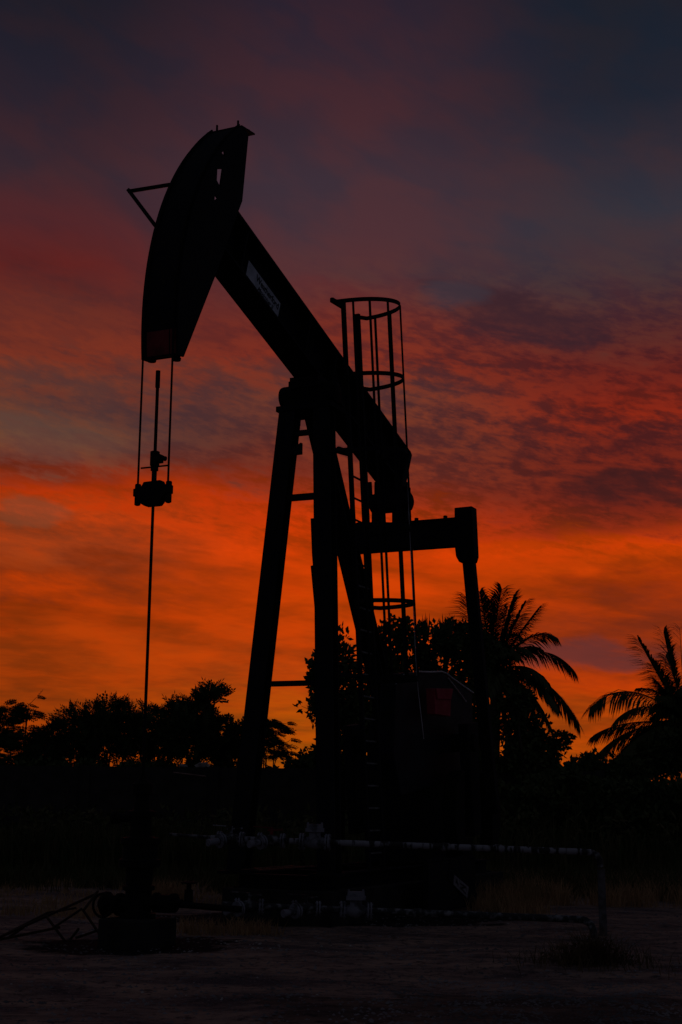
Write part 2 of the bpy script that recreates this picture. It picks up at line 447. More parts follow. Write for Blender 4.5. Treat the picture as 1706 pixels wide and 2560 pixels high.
# horse head
hc = Vector((.056, 0, 7.023)); HR = 3.897
arc = [(hc.x + HR * math.cos(a), hc.z + HR * math.sin(a)) for a in [R(-7.2 + 57.2 * i / 26) for i in range(27)]]
outer = arc + [(2.40, 9.955), (2.52, 8.99), (2.61, 8.82), (3.12, 7.80), (3.80, 6.545)]
holes = [[(3.07, 9.41), (3.0, 9.47), (2.985, 9.39)], [(3.165, 9.15), (3.03, 9.21), (3.08, 8.95), (3.17, 9.0)], [(3.21, 8.80), (3.13, 8.78), (3.21, 8.71)]]
hh = bpy.data.objects.new('horse_head', None)
me = curve_plate(outer, holes, .022)
b = MB()
for s_ in (-.239, .239): mesh_into(b, me, Matrix.Translation((0, s_, 0)) @ Matrix.Rotation(R(90), 4, 'X'))
ap = [(hc.x + (HR - .024) * math.cos(a), hc.z + (HR - .024) * math.sin(a)) for a in [R(-7.2 + 57.2 * i / 26) for i in range(27)]]
vs = []; fs = []
for (x, z), (x2, z2) in zip(arc, ap):
    for q in ((x, -.226, z), (x, .226, z), (x2, .226, z2), (x2, -.226, z2)): vs.append(q)
for i in range(26):
    for k in range(4): fs.append((i * 4 + k, i * 4 + (k + 1) % 4, i * 4 + 4 + (k + 1) % 4, i * 4 + 4 + k))
fs += [(3, 2, 1, 0), (104, 105, 106, 107)]
b.add(vs, fs)
b.bar((3.8, 0, 6.56), (3.1, 0, 7.84), .45, .02)
b.bar((2.60, 0, 9.985), (2.25, 0, 10.03), .52, .02)       # top plate, overhanging at the back
b.bar((2.54, 0, 10.005), (2.32, 0, 10.06), .44, .018)
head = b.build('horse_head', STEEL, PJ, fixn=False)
for s_ in (-.13, .18):
    b = MB(); b.cyl((2.56, s_, 9.98), (2.56, s_, 10.09), .014, 8); b.build('wireline_pin', STEEL, head)
b = MB()
al, ah = R(-6.9), R(-2.6)
for i in range(6):
    a0, a1 = al + (ah - al) * i / 6, al + (ah - al) * (i + 1) / 6
    for k, (s0, s1) in enumerate(((-.165, .135), (.15, .225))):
        vs = [(hc.x + r_ * math.cos(a_), s_, hc.z + r_ * math.sin(a_)) for a_ in (a0, a1) for r_ in (HR + .004, HR + .012) for s_ in (s0, s1)]
        b.add(vs, [(0, 1, 3, 2), (4, 6, 7, 5), (0, 4, 5, 1), (2, 3, 7, 6), (0, 2, 6, 4), (1, 5, 7, 3)])
b.build('face_panel', REDP, head, label='dark red panel at the foot of the horse head')
for s_, u_ in ((-.12, 3.9), (.17, 3.83)):
    b = MB(); b.lathe((u_, s_, 6.55), [(.05, -.05), (.055, -.02), (.04, 0)], 10); b.build('cable_anchor', STEEL2, head)
b = MB()
b.bar((3.46, -.24, 8.91), (3.6, -.75, 8.855), .045, .045); b.bar((3.6, -.75, 8.875), (3.75, -.24, 8.26), .045, .045)
b.build('bridle_guard', STEEL, head, label='triangular steel bar frame sticking out from the curved face')

# bridle cables, carrier bar, polished rod
for s_ in (-.195, .205):
    b = MB()
    pts = [(hc.x + (HR + .02) * math.cos(R(a_)), s_, hc.z + (HR + .02) * math.sin(R(a_))) for a_ in range(50, -1, -2)]
    pts += [(hc.x + HR + .02, s_, z) for z in (6.7, 6.2, 5.5, 4.9)]
    b.tube(pts, .0135, 6); b.build('bridle_cable', STEEL2, PJ, smooth=True)
ru = 3.96
b = MB()
b.prism([(-.235, 4.98), (-.13, 5.0), (-.10, 5.05), (.12, 5.055), (.15, 5.0), (.24, 5.0), (.24, 4.90), (.18, 4.90), (.13, 4.80), (.10, 4.77), (-.08, 4.77), (-.13, 4.80), (-.19, 4.90), (-.235, 4.89)], ru - .05, ru + .05, axis=0)
cb = b.build('carrier_bar', STEEL2, PJ, bevel=.008)
for s_ in (-.20, .21):
    b = MB(); b.lathe((ru, s_, 4.79), [(.02, 0), (.036, .01), (.036, .24), (.03, .25)], 12)
    b.build('cable_socket', STEEL2, cb, smooth=True)
b = MB()
b.tube([(ru, .01, .9), (ru, .01, 4.9)], .0175, 10); b.tube([(ru, .01, 4.9), (ru, .01, 6.3)], .019, 10)
b.cyl((ru, .01, 6.16), (ru, .01, 6.36), .027, 10)
b.build('polished_rod', STEEL2, PJ, smooth=True)
b = MB()
b.lathe((ru, .01, 5.04), [(.03, 0), (.03, .14), (.045, .14), (.045, .2), (.055, .2), (.055, .36), (.03, .37)], 12)
b.box(ru - .05, ru + .05, .02, .095, 5.27, 5.36); b.lathe((ru, .03, 5.34), [(.028, 0), (.028, .13)], 10, (0, .9, -.25))
b.bar((ru, -.17, 5.225), (ru, .20, 5.225), .016, .016, (0, 0, 1))
b.build('rod_clamp', STEEL2, PJ)

# Samson post
LT = {}
for k, (s0, s1) in {'far': (-.262, -.68), 'near': (.262, .635)}.items():
    b = MB(); b.ibeam((.08, s0, 6.9), (.52, s1, .62), .25, .21, (0, 1, 0), .03, .05)
    b.box(.52 - .2, .52 + .2, s1 - .2, s1 + .2, .60, .64)
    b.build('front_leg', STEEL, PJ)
b = MB(); b.ibeam((-.22, -.01, 6.9), (-4.25, .0, .62), .27, .21, (0, 1, 0), .03, .05); b.box(-4.5, -4.0, -.2, .2, .60, .64)
b.build('rear_leg', STEEL, PJ)
for (z, hh_, u_) in ((6.56, .07, .12), (5.63, .085, .18), (3.06, .07, .37)):
    b = MB(); w_ = .22 + (6.9 - z) * .063; b.bar((u_, -w_ - .05, z + .005), (u_, w_, z), hh_, .07, (0, 0, 1)); b.build('cross_brace', STEEL, PJ)
b = MB()      # saddle and centre bearing
b.box(-.34, .20, -.43, .43, 6.89, 6.965)
b.box(-.32, .12, -.40, -.30, 6.80, 6.895)
b.build('saddle_plate', STEEL, PJ)
b = MB()
b.lathe((0, -.44, 7.13), [(.10, 0), (.155, .02), (.165, .06), (.165, .82), (.155, .86), (.10, .88)], 20, (0, 1, 0))
b.box(-.16, .16, -.32, .32, 6.965, 7.1)
b.box(-.2, .2, -.22, .22, 7.2, 7.36)
b.cyl((.02, -.30, 7.24), (.02, -.30, 7.36), .03, 8); b.bar((0, -.24, 7.40), (-.02, -.1, 7.34), .05, .02)
b.build('centre_bearing', STEEL2, PJ, smooth=True)
b = MB(); b.prism([(-.10, 6.36), (-.18, 6.30), (-.18, 6.24), (-.02, 6.24), (-.02, 6.40)], .16, .22, axis=0)
b.build('brace_lug', STEEL, PJ)

# tail bearing, equalizer, pitman arms
UE = -2.95
b = MB()
b.lathe((UE, -.35, 6.17), [(.10, 0), (.15, .03), (.165, .1), (.165, .6), (.15, .67), (.10, .7)], 18, (0, 1, 0))
b.box(UE - .12, UE + .12, -.24, .24, 6.2, 6.5)
b.box(UE - .06, UE + .06, -.31, -.15, 5.8, 6.05); b.box(UE - .06, UE + .06, .04, .12, 5.8, 6.05); b.box(UE - .08, UE + .08, .15, .30, 5.8, 6.4)
b.bar((UE + .1, -.30, 6.1), (UE + .14, -.31, 6.5), .05, .05)
b.build('tail_bearing', STEEL2, PJ)
b = MB()
b.box(UE - .12, UE + .12, -1.14, 1.14, 5.395, 5.815)
b.box(UE - .15, UE + .15, -1.13, 1.13, 5.80, 5.825)
for s_ in (-.9, -.55, .45, .93): b.cyl((UE + .05, s_, 5.82), (UE + .05, s_, 5.88), .035, 8)
b.build('equalizer_beam', STEEL, PJ, bevel=.01)
for k in (-1, 1):
    b = MB()
    b.prism([(k * 1.10, 5.98), (k * 1.385, 5.985), (k * 1.41, 5.38), (k * 1.415, 5.22), (k * 1.385, 5.13), (k * 1.17, 5.13), (k * 1.12, 5.22), (k * 1.10, 5.39)] if k > 0 else
            [(-1.10, 6.0), (-1.365, 6.0), (-1.33, 5.40), (-1.31, 5.2), (-1.13, 5.2), (-1.10, 5.39)], UE - .11, UE + .11, axis=0)
    b.bar((UE, k * 1.285, 5.25), (-3.90, k * 1.30, 1.55), .18, .13, (0, 1, 0))
    pa = b.build('pitman_arm', STEEL, PJ, bevel=.008)
    b = MB(); b.lathe((-3.9, k * 1.2, 1.5), [(.06, 0), (.13, .02), (.13, .18), (.06, .2)], 16, (0, k, 0))
    b.build('wrist_pin', STEEL2, pa)
# gearbox, cranks, counterweights
b = MB()
b.prism([(-4.2, .64), (-3.1, .64), (-3.0, 1.4), (-3.0, 2.5), (-3.2, 2.95), (-4.1, 2.95), (-4.35, 2.5), (-4.35, 1.2)], -.42, .42)
b.cyl((-3.75, -1.1, 2.45), (-3.75, 1.1, 2.45), .14, 16); b.box(-3.9, -3.3, -.25, .25, 2.95, 3.05)
b.build('gearbox', STEEL, PJ, bevel=.02)
for k in (-1, 1):
    b = MB(); b.bar((-3.72, k * .98, 2.75), (-3.92, k * .98, 1.05), .16, .5, (0, 1, 0), h2=.34)
    ca = b.build('crank_arm', STEEL, PJ, bevel=.015)
    for q in (-1, 1):
        b = MB(); cx, cz = -3.86 + q * .50, 1.40
        ol = [(cx + q * .12 + .5 * math.cos(t) * q * .85, cz + .62 * math.sin(t)) for t in [R(-90 + 15 * i) for i in range(13)]]
        b.prism(ol, k * .88, k * 1.1); b.build('counterweight', STEEL2, ca, bevel=.015)
b = MB(); b.lathe((-4.25, 1.112, 1.71), [(.05, 0), (.09, .004), (.085, .02)], 12, (0, 1, 0)); b.build('reflector', REDP, PJ, label='small round red marker on the counterweight')
# belt guard: arched cover with pale lip
go_ = [(-1.38, 3.17), (-1.75, 3.36), (-2.15, 3.41), (-2.7, 3.45), (-3.2, 3.50), (-3.42, 3.49), (-3.65, 3.44), (-4.62, 3.28), (-4.62, 2.5), (-3.9, 1.9), (-1.6, 1.6), (-1.3, 2.2)]
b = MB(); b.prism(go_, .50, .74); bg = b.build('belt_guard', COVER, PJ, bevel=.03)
b = MB()
b.tube([(x, .745, z + .008) for x, z in go_[2:8]], .014, 6); b.build('guard_lip', GALV, bg, smooth=True)
b = MB(); b.tube([(-3.44, .76, 3.43), (-4.25, .76, 3.12)], .010, 6); b.build('guard_brace', GALV, bg, smooth=True)
b = MB(); b.tube([(x, .745, z + .006) for x, z in go_[:2]], .008, 6); b.build('guard_lip', GALV, bg, smooth=True)
b = MB()
b.prism([(-2.24, 3.17), (-2.95, 3.22), (-2.90, 2.80), (-2.28, 2.80)], .86, 1.00)
b.prism([(-2.24, 3.17), (-2.95, 3.22), (-2.86, 3.05), (-2.3, 3.02)], 1.0, 1.03)
b.build('junction_box', REDB, PJ, bevel=.01, label='dull red box fixed in front of the belt guard')
# motor at the rear
b = MB(); b.lathe((-5.2, -.35, 1.25), [(.2, 0), (.27, .04), (.27, .55), (.18, .62)], 20, (0, 1, 0)); b.box(-5.5, -4.9, -.4, .4, .64, .98)
for i in range(7): b.lathe((-5.2, -.28 + i * .08, 1.25), [(.29, 0), (.29, .02)], 20, (0, 1, 0))
b.build('motor', STEEL2, PJ)
# skid
b = MB()
for s_ in (-.55, .55): b.ibeam((.72, s_, .53), (-5.7, s_, .53), .18, .20, (0, 1, 0), .02, .02)
for u_ in (.6, -.8, -2.4, -4.2, -5.5): b.ibeam((u_, -.53, .525), (u_, .53, .525), .16, .17, (1, 0, 0), .015, .015)
sk = b.build('skid_frame', STEEL, PJ)
b = MB()
for s_ in (-.42, -.2): b.bar((.70, s_ - .1, .66), (-.9, s_ - .1, .66), .03, .012)
b.build('rail', mat('rust_red_rail', (.30, .13, .09), (.08, .04, .03), 7, .5, .6), sk)  # rails coloured paler and redder than the skid steel
b = MB()       # low sheet fence beside the cranks
b.box(-3.42, -1.5, 1.165, 1.185, .04, .72)
for u_ in (-3.42, -2.45, -1.5): b.bar((u_, 1.145, -.05), (u_, 1.145, .76), .05, .05)
b.bar((-3.44, 1.15, .745), (-1.48, 1.15, .745), .05, .03); b.bar((-3.40, 1.19, .08), (-2.3, 1.19, .62), .012, .30)
b.build('crank_fence', STEEL, PJ)

# ladder with cage, beside the post
LS = .60


def lu(z): return -.03 - .1306 * (8.35 - z)


lad = bpy.data.objects.new('ladder', None)
b = MB(); ztop, zbot = 8.36, .62
for du, ww in ((.235, .055), (-.235, .075)):
    zt = ztop - (.0 if du > 0 else .02)
    b.bar((lu(zt) + du, LS, zt), (lu(zbot) + du, LS, zbot), ww, .055, (0, 1, 0))
b.bar((lu(6.25) + .23, LS, 6.24), (.24, .5, 6.24), .05, .06); b.bar((lu(3.2) + .2, LS, 3.2), (.34, .5, 3.2), .05, .05)
ladder = b.build('ladder', STEEL, PJ, label='long steel ladder with hooped safety cage beside the post')
z = .85
while z < 6.2:
    r_ = MB(); r_.bar((lu(z) - .22, LS, z), (lu(z) + .22, LS, z), .022, .022); r_.build('rung', RUNG if z < 4.6 else STEEL, ladder)  # lower rungs get a paler steel than the upper ones
    z += .3
AN = [R(a_) for a_ in (18, 37, 62, 102, 140, 162)]


def hoop(t, z):
    aa = .40; bb = .76
    return Vector((lu(z) + .05 + aa * math.cos(t), LS + bb * math.sin(t), z))


for zh in (8.3, 7.28, 6.25, 5.22, 4.2, 3.18):
    top_ = zh in (8.3, 6.25); b = MB(); prev = Vector((lu(zh) + (.56 if top_ else .24), LS - .03, zh))
    for i in range(25):
        q = hoop(math.pi * i / 24, zh)
        if i < 2 and not top_: continue
        if i == 24: q = Vector((lu(zh) - .24, LS, zh))
        b.bar(prev, q, .058, .012, (0, 0, 1)); prev = q
    if top_: b.bar((lu(zh) + .56, LS - .03, zh - .005), (lu(zh) + .2, LS, zh - .005), .06, .05, (0, 0, 1))
    b.build('cage_hoop', STEEL, ladder)
for i, t in enumerate(AN):
    w_ = (.03, .035, .03, .03, .065, .035)[i]
    b = MB(); b.bar(hoop(t, 8.30), hoop(t, 3.18), w_, .026 if i == 3 else .014, (math.sin(t) * -.4, math.cos(t) * .76, 0)); b.build('cage_bar', STEEL, ladder)
# slack brake cable
b = MB(); b.tube([(-.55, 1.25, 6.3), (-.59, 1.25, 5.93), (-.63, 1.25, 5.43), (-.79, 1.25, 4.21), (-.88, 1.25, 3.47), (-.97, 1.25, 3.04), (-1.18, 1.25, 2.39)], .006, 5)
b.build('brake_cable', GALV, PJ, smooth=True)

# concrete foundation (its own thing)
fo = MB(); fo.box(-5.9, .80, -.76, .80, -.15, .43)
f_o = fo.build('concrete_foundation', CONC, bevel=.02); f_o.location = (-.456, 19.3, 0); f_o.rotation_euler = (0, 0, R(-115))
tag(f_o, 'long dark concrete block under the pumpjack skid', 'foundation')

# warning plate on the crank fence
Q = [Vector((-2.44, 1.2, .385)), Vector((-3.0, 1.2, .17)), Vector((-3.07, 1.2, .325)), Vector((-2.46, 1.2, .525))]


def wq(a, b_, off=.0): return Q[0].lerp(Q[1], a).lerp(Q[3].lerp(Q[2], a), b_) + Vector((0, off, 0))


wp = MB(); wp.add([wq(a, b_, o_) for o_ in (0, .008) for a, b_ in ((0, 0), (1, 0), (1, 1), (0, 1))], [(3, 2, 1, 0), (4, 5, 6, 7), (0, 1, 5, 4), (1, 2, 6, 5), (2, 3, 7, 6), (3, 0, 4, 7)])
wpo = wp.build('warning_plate', mat('faded_plate', (.28, .26, .30), (.15, .14, .16), 14, .7), PJ, label='slanting pale warning plate low on the crank fence')
wl = MB()
for poly in (((.08, .35), (.30, .30), (.19, .85)), ((.40, .72), (.80, .80), (.80, .66), (.40, .58)), ((.70, .70), (.80, .66), (.55, .32), (.45, .36)), ((.45, .36), (.85, .30), (.85, .16), (.45, .22))):
    wl.add([wq(a, b_, .011) for a, b_ in poly], [tuple(range(len(poly)))])
wl.build('warning_mark', LETTER, wpo, fixn=False)


# ------------------------------------------------------------------ wellhead
B3 = Vector((-math.sin(R(25)), -math.cos(R(25)), 0)); L3 = Vector((math.cos(R(25)), -math.sin(R(25)), 0)); C3 = Vector((-.456, 19.3, 0))
wh = C3 + B3 * 3.96 + L3 * .01
WH = thing('wellhead', 'black wellhead with side valves under the hanging polished rod', 'wellhead', wh, R(-25))      # local x = L3
b = MB(); b.box(-.30, .31, -.3, .3, -.1, .29); b.build('base_block', CONC, WH, bevel=.02)
b = MB(); b.lathe((0, 0, .29), [(.19, 0), (.19, .05), (.14, .06), (.14, .28), (.17, .29), (.17, .33), (.14, .34), (.15, .52), (.22, .53), (.23, .60), (.19, .62), (.19, .76), (.21, .77), (.21, .83), (.12, .85),
                                (.11, 1.05), (.16, 1.06), (.16, 1.11), (.09, 1.13), (.08, 1.28), (.11, 1.29), (.11, 1.4), (.05, 1.44), (.03, 1.5)], 24)
b.build('casing_spool', STEEL2, WH, smooth=True)
b = MB(); b.lathe((-.12, 0, .42), [(.07, 0), (.07, .08), (.12, .09), (.12, .13), (.09, .14), (.10, .24), (.13, .26), (.13, .3), (.06, .31), (.06, .36)], 16, (-1, 0, 0))
va = b.build('side_valve', STEEL2, WH, smooth=True)
b = MB(); b.lathe((-.31, -.1, .42), [(.02, 0), (.02, .12)], 8, (0, -1, 0)); b.tube([(-.31 + .12 * math.cos(t), -.21, .42 + .12 * math.sin(t)) for t in [2 * math.pi * i / 20 for i in range(21)]], .015, 6)
b.build('hand_wheel', STEEL2, va, smooth=True)
b = MB(); b.lathe((.12, 0, .46), [(.07, 0), (.07, .08), (.10, .09), (.10, .13), (.08, .14), (.085, .28), (.10, .30), (.10, .34), (.04, .35), (.04, .42)], 16, (1, 0, 0))
b.box(.22, .42, -.06, .06, .36, .40)
b.build('side_valve', STEEL2, WH, smooth=True)
b = MB(); b.lathe((.62, 0, .42), [(.07, 0), (.08, .03), (.05, .06), (.045, .18), (.025, .19), (.025, .24), (.085, .245), (.085, .26), (.02, .27)], 12); va = b.build('needle_valve', STEEL2, WH, smooth=True)
b = MB(); b.tube([(.45, 0, .45), (.62, 0, .445), (.9, .05, .43), (1.15, .2, .41)], .033, 10); b.build('outlet_pipe', STEEL2, WH, smooth=True)
b = MB(); b.lathe((0, 0, 1.33), [(.05, 0), (.05, .3), (.07, .31), (.07, .36)], 12, (-1, 0, 0)); b.build('pumping_tee', STEEL2, WH, smooth=True)


# ------------------------------------------------------------------ flow lines
def flange_valve(mb, c, ax, size=1.0):              # the dark body between the two flanges
    ax = Vector(ax).normalized(); s_ = size
    mb.lathe(c - ax * .135 * s_, [(.055 * s_, 0), (.06 * s_, .02 * s_), (.08 * s_, .08 * s_), (.088 * s_, .135 * s_),
                                  (.08 * s_, .19 * s_), (.06 * s_, .25 * s_), (.055 * s_, .27 * s_)], 20, ax)


def flange_pair(c, ax, size, parent, og, r_=.108):   # pale bolted discs, two per joint with a dark slit between
    ax = Vector(ax).normalized(); s_ = size; x = ax.orthogonal().normalized(); y = ax.cross(x)
    for e in (-.165, .165):
        m_ = MB()
        for d in (-.018, .018): m_.lathe(c + ax * (e + d) * s_ - ax * .012 * s_, [(.05 * s_, 0), (r_ * s_, .001), (r_ * s_, .023 * s_), (.05 * s_, .024 * s_)], 22, ax)
        for k in range(8):
            t = 2 * math.pi * (k + .5) / 8; q = c + ax * e * s_ + (x * math.cos(t) + y * math.sin(t)) * .086 * s_
            m_.cyl(q - ax * .042 * s_, q + ax * .042 * s_, .009 * s_, 6)
        m_.build('flange', VALVE, parent, og)


def flow_line(name, label, pts, fr, material, vals, riser, rad, group, branch_len=.32):
    pts = [Vector(p) for p in pts]
    root = thing(name, label, 'pipeline', riser[-1], 0, group); og = Vector(riser[-1])
    b_ = MB(); allp = pts + [Vector(p) for p in riser]
    b_.tube(pts + [Vector(riser[0])], rad, 14); pipe = b_.build('pipe', material, root, og, smooth=True)
    b_ = MB(); b_.tube([Vector(p) for p in riser], rad * 1.02, 14); b_.build('elbow', PIPEG, root, og, smooth=True)
    A, Z = pts[0], pts[-1]; ax = (Z - A).normalized()
    for kind, t in vals:
        c = A.lerp(Z, t)
        if kind == 'couple':
            m_ = MB(); m_.lathe(c - ax * .05, [(rad, 0), (rad * 1.3, .01), (rad * 1.3, .09), (rad, .10)], 14, ax); m_.build('coupling', material, root, og, smooth=True); continue
        if kind == 'box':
            m_ = MB(); flange_valve(m_, c, ax, .95); m_.box(c.x - .07, c.x + .07, c.y - .07, c.y + .07, c.z + .02, c.z + .12)
            v = m_.build('check_valve', VALVE, root, og, smooth=True); flange_pair(c, ax, .95, v, og)
            m_ = MB(); m_.box(c.x - .115, c.x + .115, c.y - .1, c.y + .1, c.z + .121, c.z + .165); m_.box(c.x - .10, c.x + .10, c.y - .085, c.y + .085, c.z + .166, c.z + .215)
            for i in (-1, 1):
                for j in (-1, 1): m_.cyl((c.x + i * .085, c.y + j * .07, c.z + .216), (c.x + i * .085, c.y + j * .07, c.z + .235), .012, 6)
            m_.build('bonnet', VALVE, v, og)
        else:
            br = Vector((-.72, -.68, -.12)).normalized()
            m_ = MB(); flange_valve(m_, c, ax, .82); m_.lathe(c, [(.045, 0), (.045, .2)], 16, br)
            v = m_.build('branch_valve', PIPEG, root, og, smooth=True); flange_pair(c, ax, .85, v, og)  # dark body against pale flanges: the valve's shading is put into the colour
            m_ = MB(); m_.lathe(c, [(.05, .13), (.088, .131), (.088, .152), (.05, .153)], 20, br); m_.lathe(c, [(.05, .168), (.088, .169), (.088, .19), (.05, .191)], 20, br); m_.build('flange', VALVE, v, og)
            m_ = MB(); m_.lathe(c, [(.04, .192), (.04, branch_len), (.046, branch_len + .01), (.046, branch_len + .04)], 16, br); m_.build('branch_stub', VALVE, v, og, smooth=True)
            m_ = MB(); m_.cyl(c + Vector((0, 0, .07)), c + Vector((0, 0, .15)), .02, 8)
            m_.bar(c + Vector((.02, 0, .15)), c + Vector((-.22, -.05, .165)), .03, .012, (0, 1, 0)); m_.bar(c + Vector((-.05, 0, .12)), c + Vector((.14, .03, .13)), .025, .02, (0, 1, 0))
            m_.build('valve_handle', REDP if kind == 'red' else material, v, og)
    return root, og


ul = flow_line('flow_line', 'white painted pipe at waist height with flanged valves in front of the pumpjack',
               [at(528, 2095.5, 18.02), at(1455, 2129.5, 17.5)], 0, PIPEW,
               [('plain', 0.055), ('red', 0.167), ('box', 0.286), ('couple', .64), ('couple', .78)],
               [at(1478, 2131, 17.5), at(1493, 2138, 17.5), at(1500, 2150, 17.5), at(1501, 2168, 17.5)], .038, None)
b = MB(); b.tube([at(425, 2086, 18.15), at(540, 2094, 18.03)], .020, 10); b.build('inlet_pipe', PIPEG, ul[0], ul[1], smooth=True)
b = MB(); p0 = at(1503, 2172, 17.52); b.bar(p0, Vector((p0.x + .01, p0.y, -.1)), .085, .05, (1, 0, 0))
b.build('support_post', mat('bare_post', (.15, .14, .15), (.08, .075, .075), 12, .8), ul[0], ul[1])
fl = at(600, 2268, 18.0)
ll = flow_line('flow_line', 'lower weathered pipe near the ground with flanged valves, bending down at its right end',
               [at(556, 2263, 17.2), at(1440, 2298, 17.45)], 0, PIPEG,
               [('plain', .075), ('plain', .235), ('box', .375), ('couple', .55)],
               [at(1462, 2300, 17.42), at(1477, 2310, 17.36), at(1484, 2326, 17.3), gnd(1487, 2350, -.02)], .042, None)

# ------------------------------------------------------------------ fallen steel frame on the left
sf0 = gnd(120, 2345)
SF = thing('scrap_frame', 'rusty welded lattice frame lying tilted on the dirt beside the wellhead', 'scrap frame', sf0)
A = gnd(-20, 2352, .03); Bq = at(238, 2236, 16.9); Cq = gnd(-30, 2350, .05); Dq = gnd(283, 2310, .18); E_ = gnd(120, 2348, .02)
b = MB(); b.bar(A, Bq, .024, .024, (0, 0, 1)); b.build('chord', SCRAP, SF, sf0)
b = MB(); b.bar(at(0, 2343, 16.0), at(120, 2282, 16.6), .022, .022, (0, 0, 1)); b.bar(at(120, 2282, 16.6), at(190, 2270, 16.4), .022, .022, (0, 0, 1)); b.build('chord', SCRAP, SF, sf0)
b = MB(); b.bar(at(190, 2345, 16.0), at(285, 2312, 16.3), .022, .022, (0, 0, 1)); b.bar(at(0, 2349, 15.9), at(150, 2318, 16.3), .025, .025, (0, 0, 1)); b.build('chord', SCRAP, SF, sf0)
for (x0, y0, x1, y1) in ((112, 2285, 162, 2352), (208, 2275, 256, 2345), (205, 2272, 130, 2322), (258, 2345, 285, 2315), (175, 2350, 197, 2322), (245, 2228, 210, 2275), (20, 2345, 60, 2318)):
    b = MB(); b.bar(at(x0, y0, 16.4), at(x1, y1, 16.05), .020, .020, (0, 0, 1)); b.build('lattice_bar', SCRAP, SF, sf0)

# ------------------------------------------------------------------ perimeter wall
rnd = random.Random(5)
WD = 36.0
b = MB(); zt = at(690, 1921, WD).z
x0 = -9.5
while x0 < 6.5:
    x1 = x0 + 3.2
    b.box(x0, x1 - .006, WD, WD + .2, -.2, zt + rnd.uniform(-.01, .01)); b.box(x1 - .12, x1 + .12, WD - .06, WD + .26, -.2, zt + .03); x0 = x1
wl_ = b.build('perimeter_wall', WALLM); tag(wl_, 'low dark boundary wall with a level top behind the weeds', 'wall')
for i, (px, py, r_) in enumerate(((458, 1913, .09), (506, 1911, .13))):
    b = MB(); bm = bmesh.new(); bmesh.ops.create_icosphere(bm, subdivisions=2, radius=r_); c = at(px, py + 3, WD + .08); c.z = zt + r_ * .45
    for v in bm.verts: v.co += Vector(v.co).normalized() * mnoise.noise(v.co * 9 + Vector((i * 5, 0, 0))) * r_ * .5
    b.add([(v.co.x * 1.3, v.co.y, v.co.z * .6) for v in bm.verts], [tuple(v.index for v in f.verts) for f in bm.faces]); bm.free()
    o = b.build('stone', ROCKM); o.location = c
    tag(o, ('smaller pale stone lying on top of the dark wall' if i == 0 else 'larger pale stone on top of the dark wall'), 'stone', 'stones on the wall')
b = MB(); pA, pB = at(434, 1931, 35.8), at(516, 1941, 35.75); b.tube([pA, pB], .018, 8)
for q in (pA + Vector((.1, 0, 0)), pB - Vector((.1, 0, 0))): b.tube([q, Vector((q.x, WD - .02, q.z))], .02, 6)
o = b.build('wall_pipe', mat('pale_reddish_pipe', (.34, .2, .18), (.2, .12, .1), 6, .6)); tag(o, 'thin pale pipe fixed just below the top of the wall', 'pipe')


# ------------------------------------------------------------------ trees
def leaf_quad(mb, base, d, nrm, ln, wd):
    sd_ = d.cross(nrm)
    if sd_.length < 1e-4: return
    sd_.normalize()
    o = len(mb.v)
    mb.v += [tuple(base), tuple(base + d * ln * .5 + sd_ * wd * .5), tuple(base + d * ln), tuple(base + d * ln * .5 - sd_ * wd * .5)]
    mb.f.append((o, o + 1, o + 2, o + 3))


def rdir(rn, up_=0.0):
    v = Vector((rn.gauss(0, 1), rn.gauss(0, 1), rn.gauss(0, 1) + up_)); return v.normalized()


def pinnate(mb, rn, p, d, ln, pairs, lw):
    d = d.normalized(); nrm = d.orthogonal(); nrm = (nrm + rdir(rn) * .6).normalized(); side = d.cross(nrm).normalized()
    droop = Vector((0, 0, -.35))
    for i in range(pairs):
        t = (i + .6) / pairs; q = p + d * ln * t + droop * ln * t * t * .6
        for k in (-1, 1):
            ld = (side * k + d * .45 + droop * .4 + rdir(rn) * .15).normalized()
            leaf_quad(mb, q, ld, nrm, ln * .34 * (1 - .35 * abs(t - .4)), lw)
    leaf_quad(mb, p + d * ln + droop * ln * .6, d, nrm, ln * .3, lw)
    leaf_quad(mb, p, (d + droop * .6).normalized(), nrm, ln * .98, .012)


def tuft(mb, rn, p, d, ln, n, lw):
    for _ in range(n):
        ld = (d * .6 + rdir(rn)).normalized(); leaf_quad(mb, p + rdir(rn) * ln * .5, ld, rdir(rn), ln * rn.uniform(.7, 1.2), lw * rn.uniform(.7, 1.2))


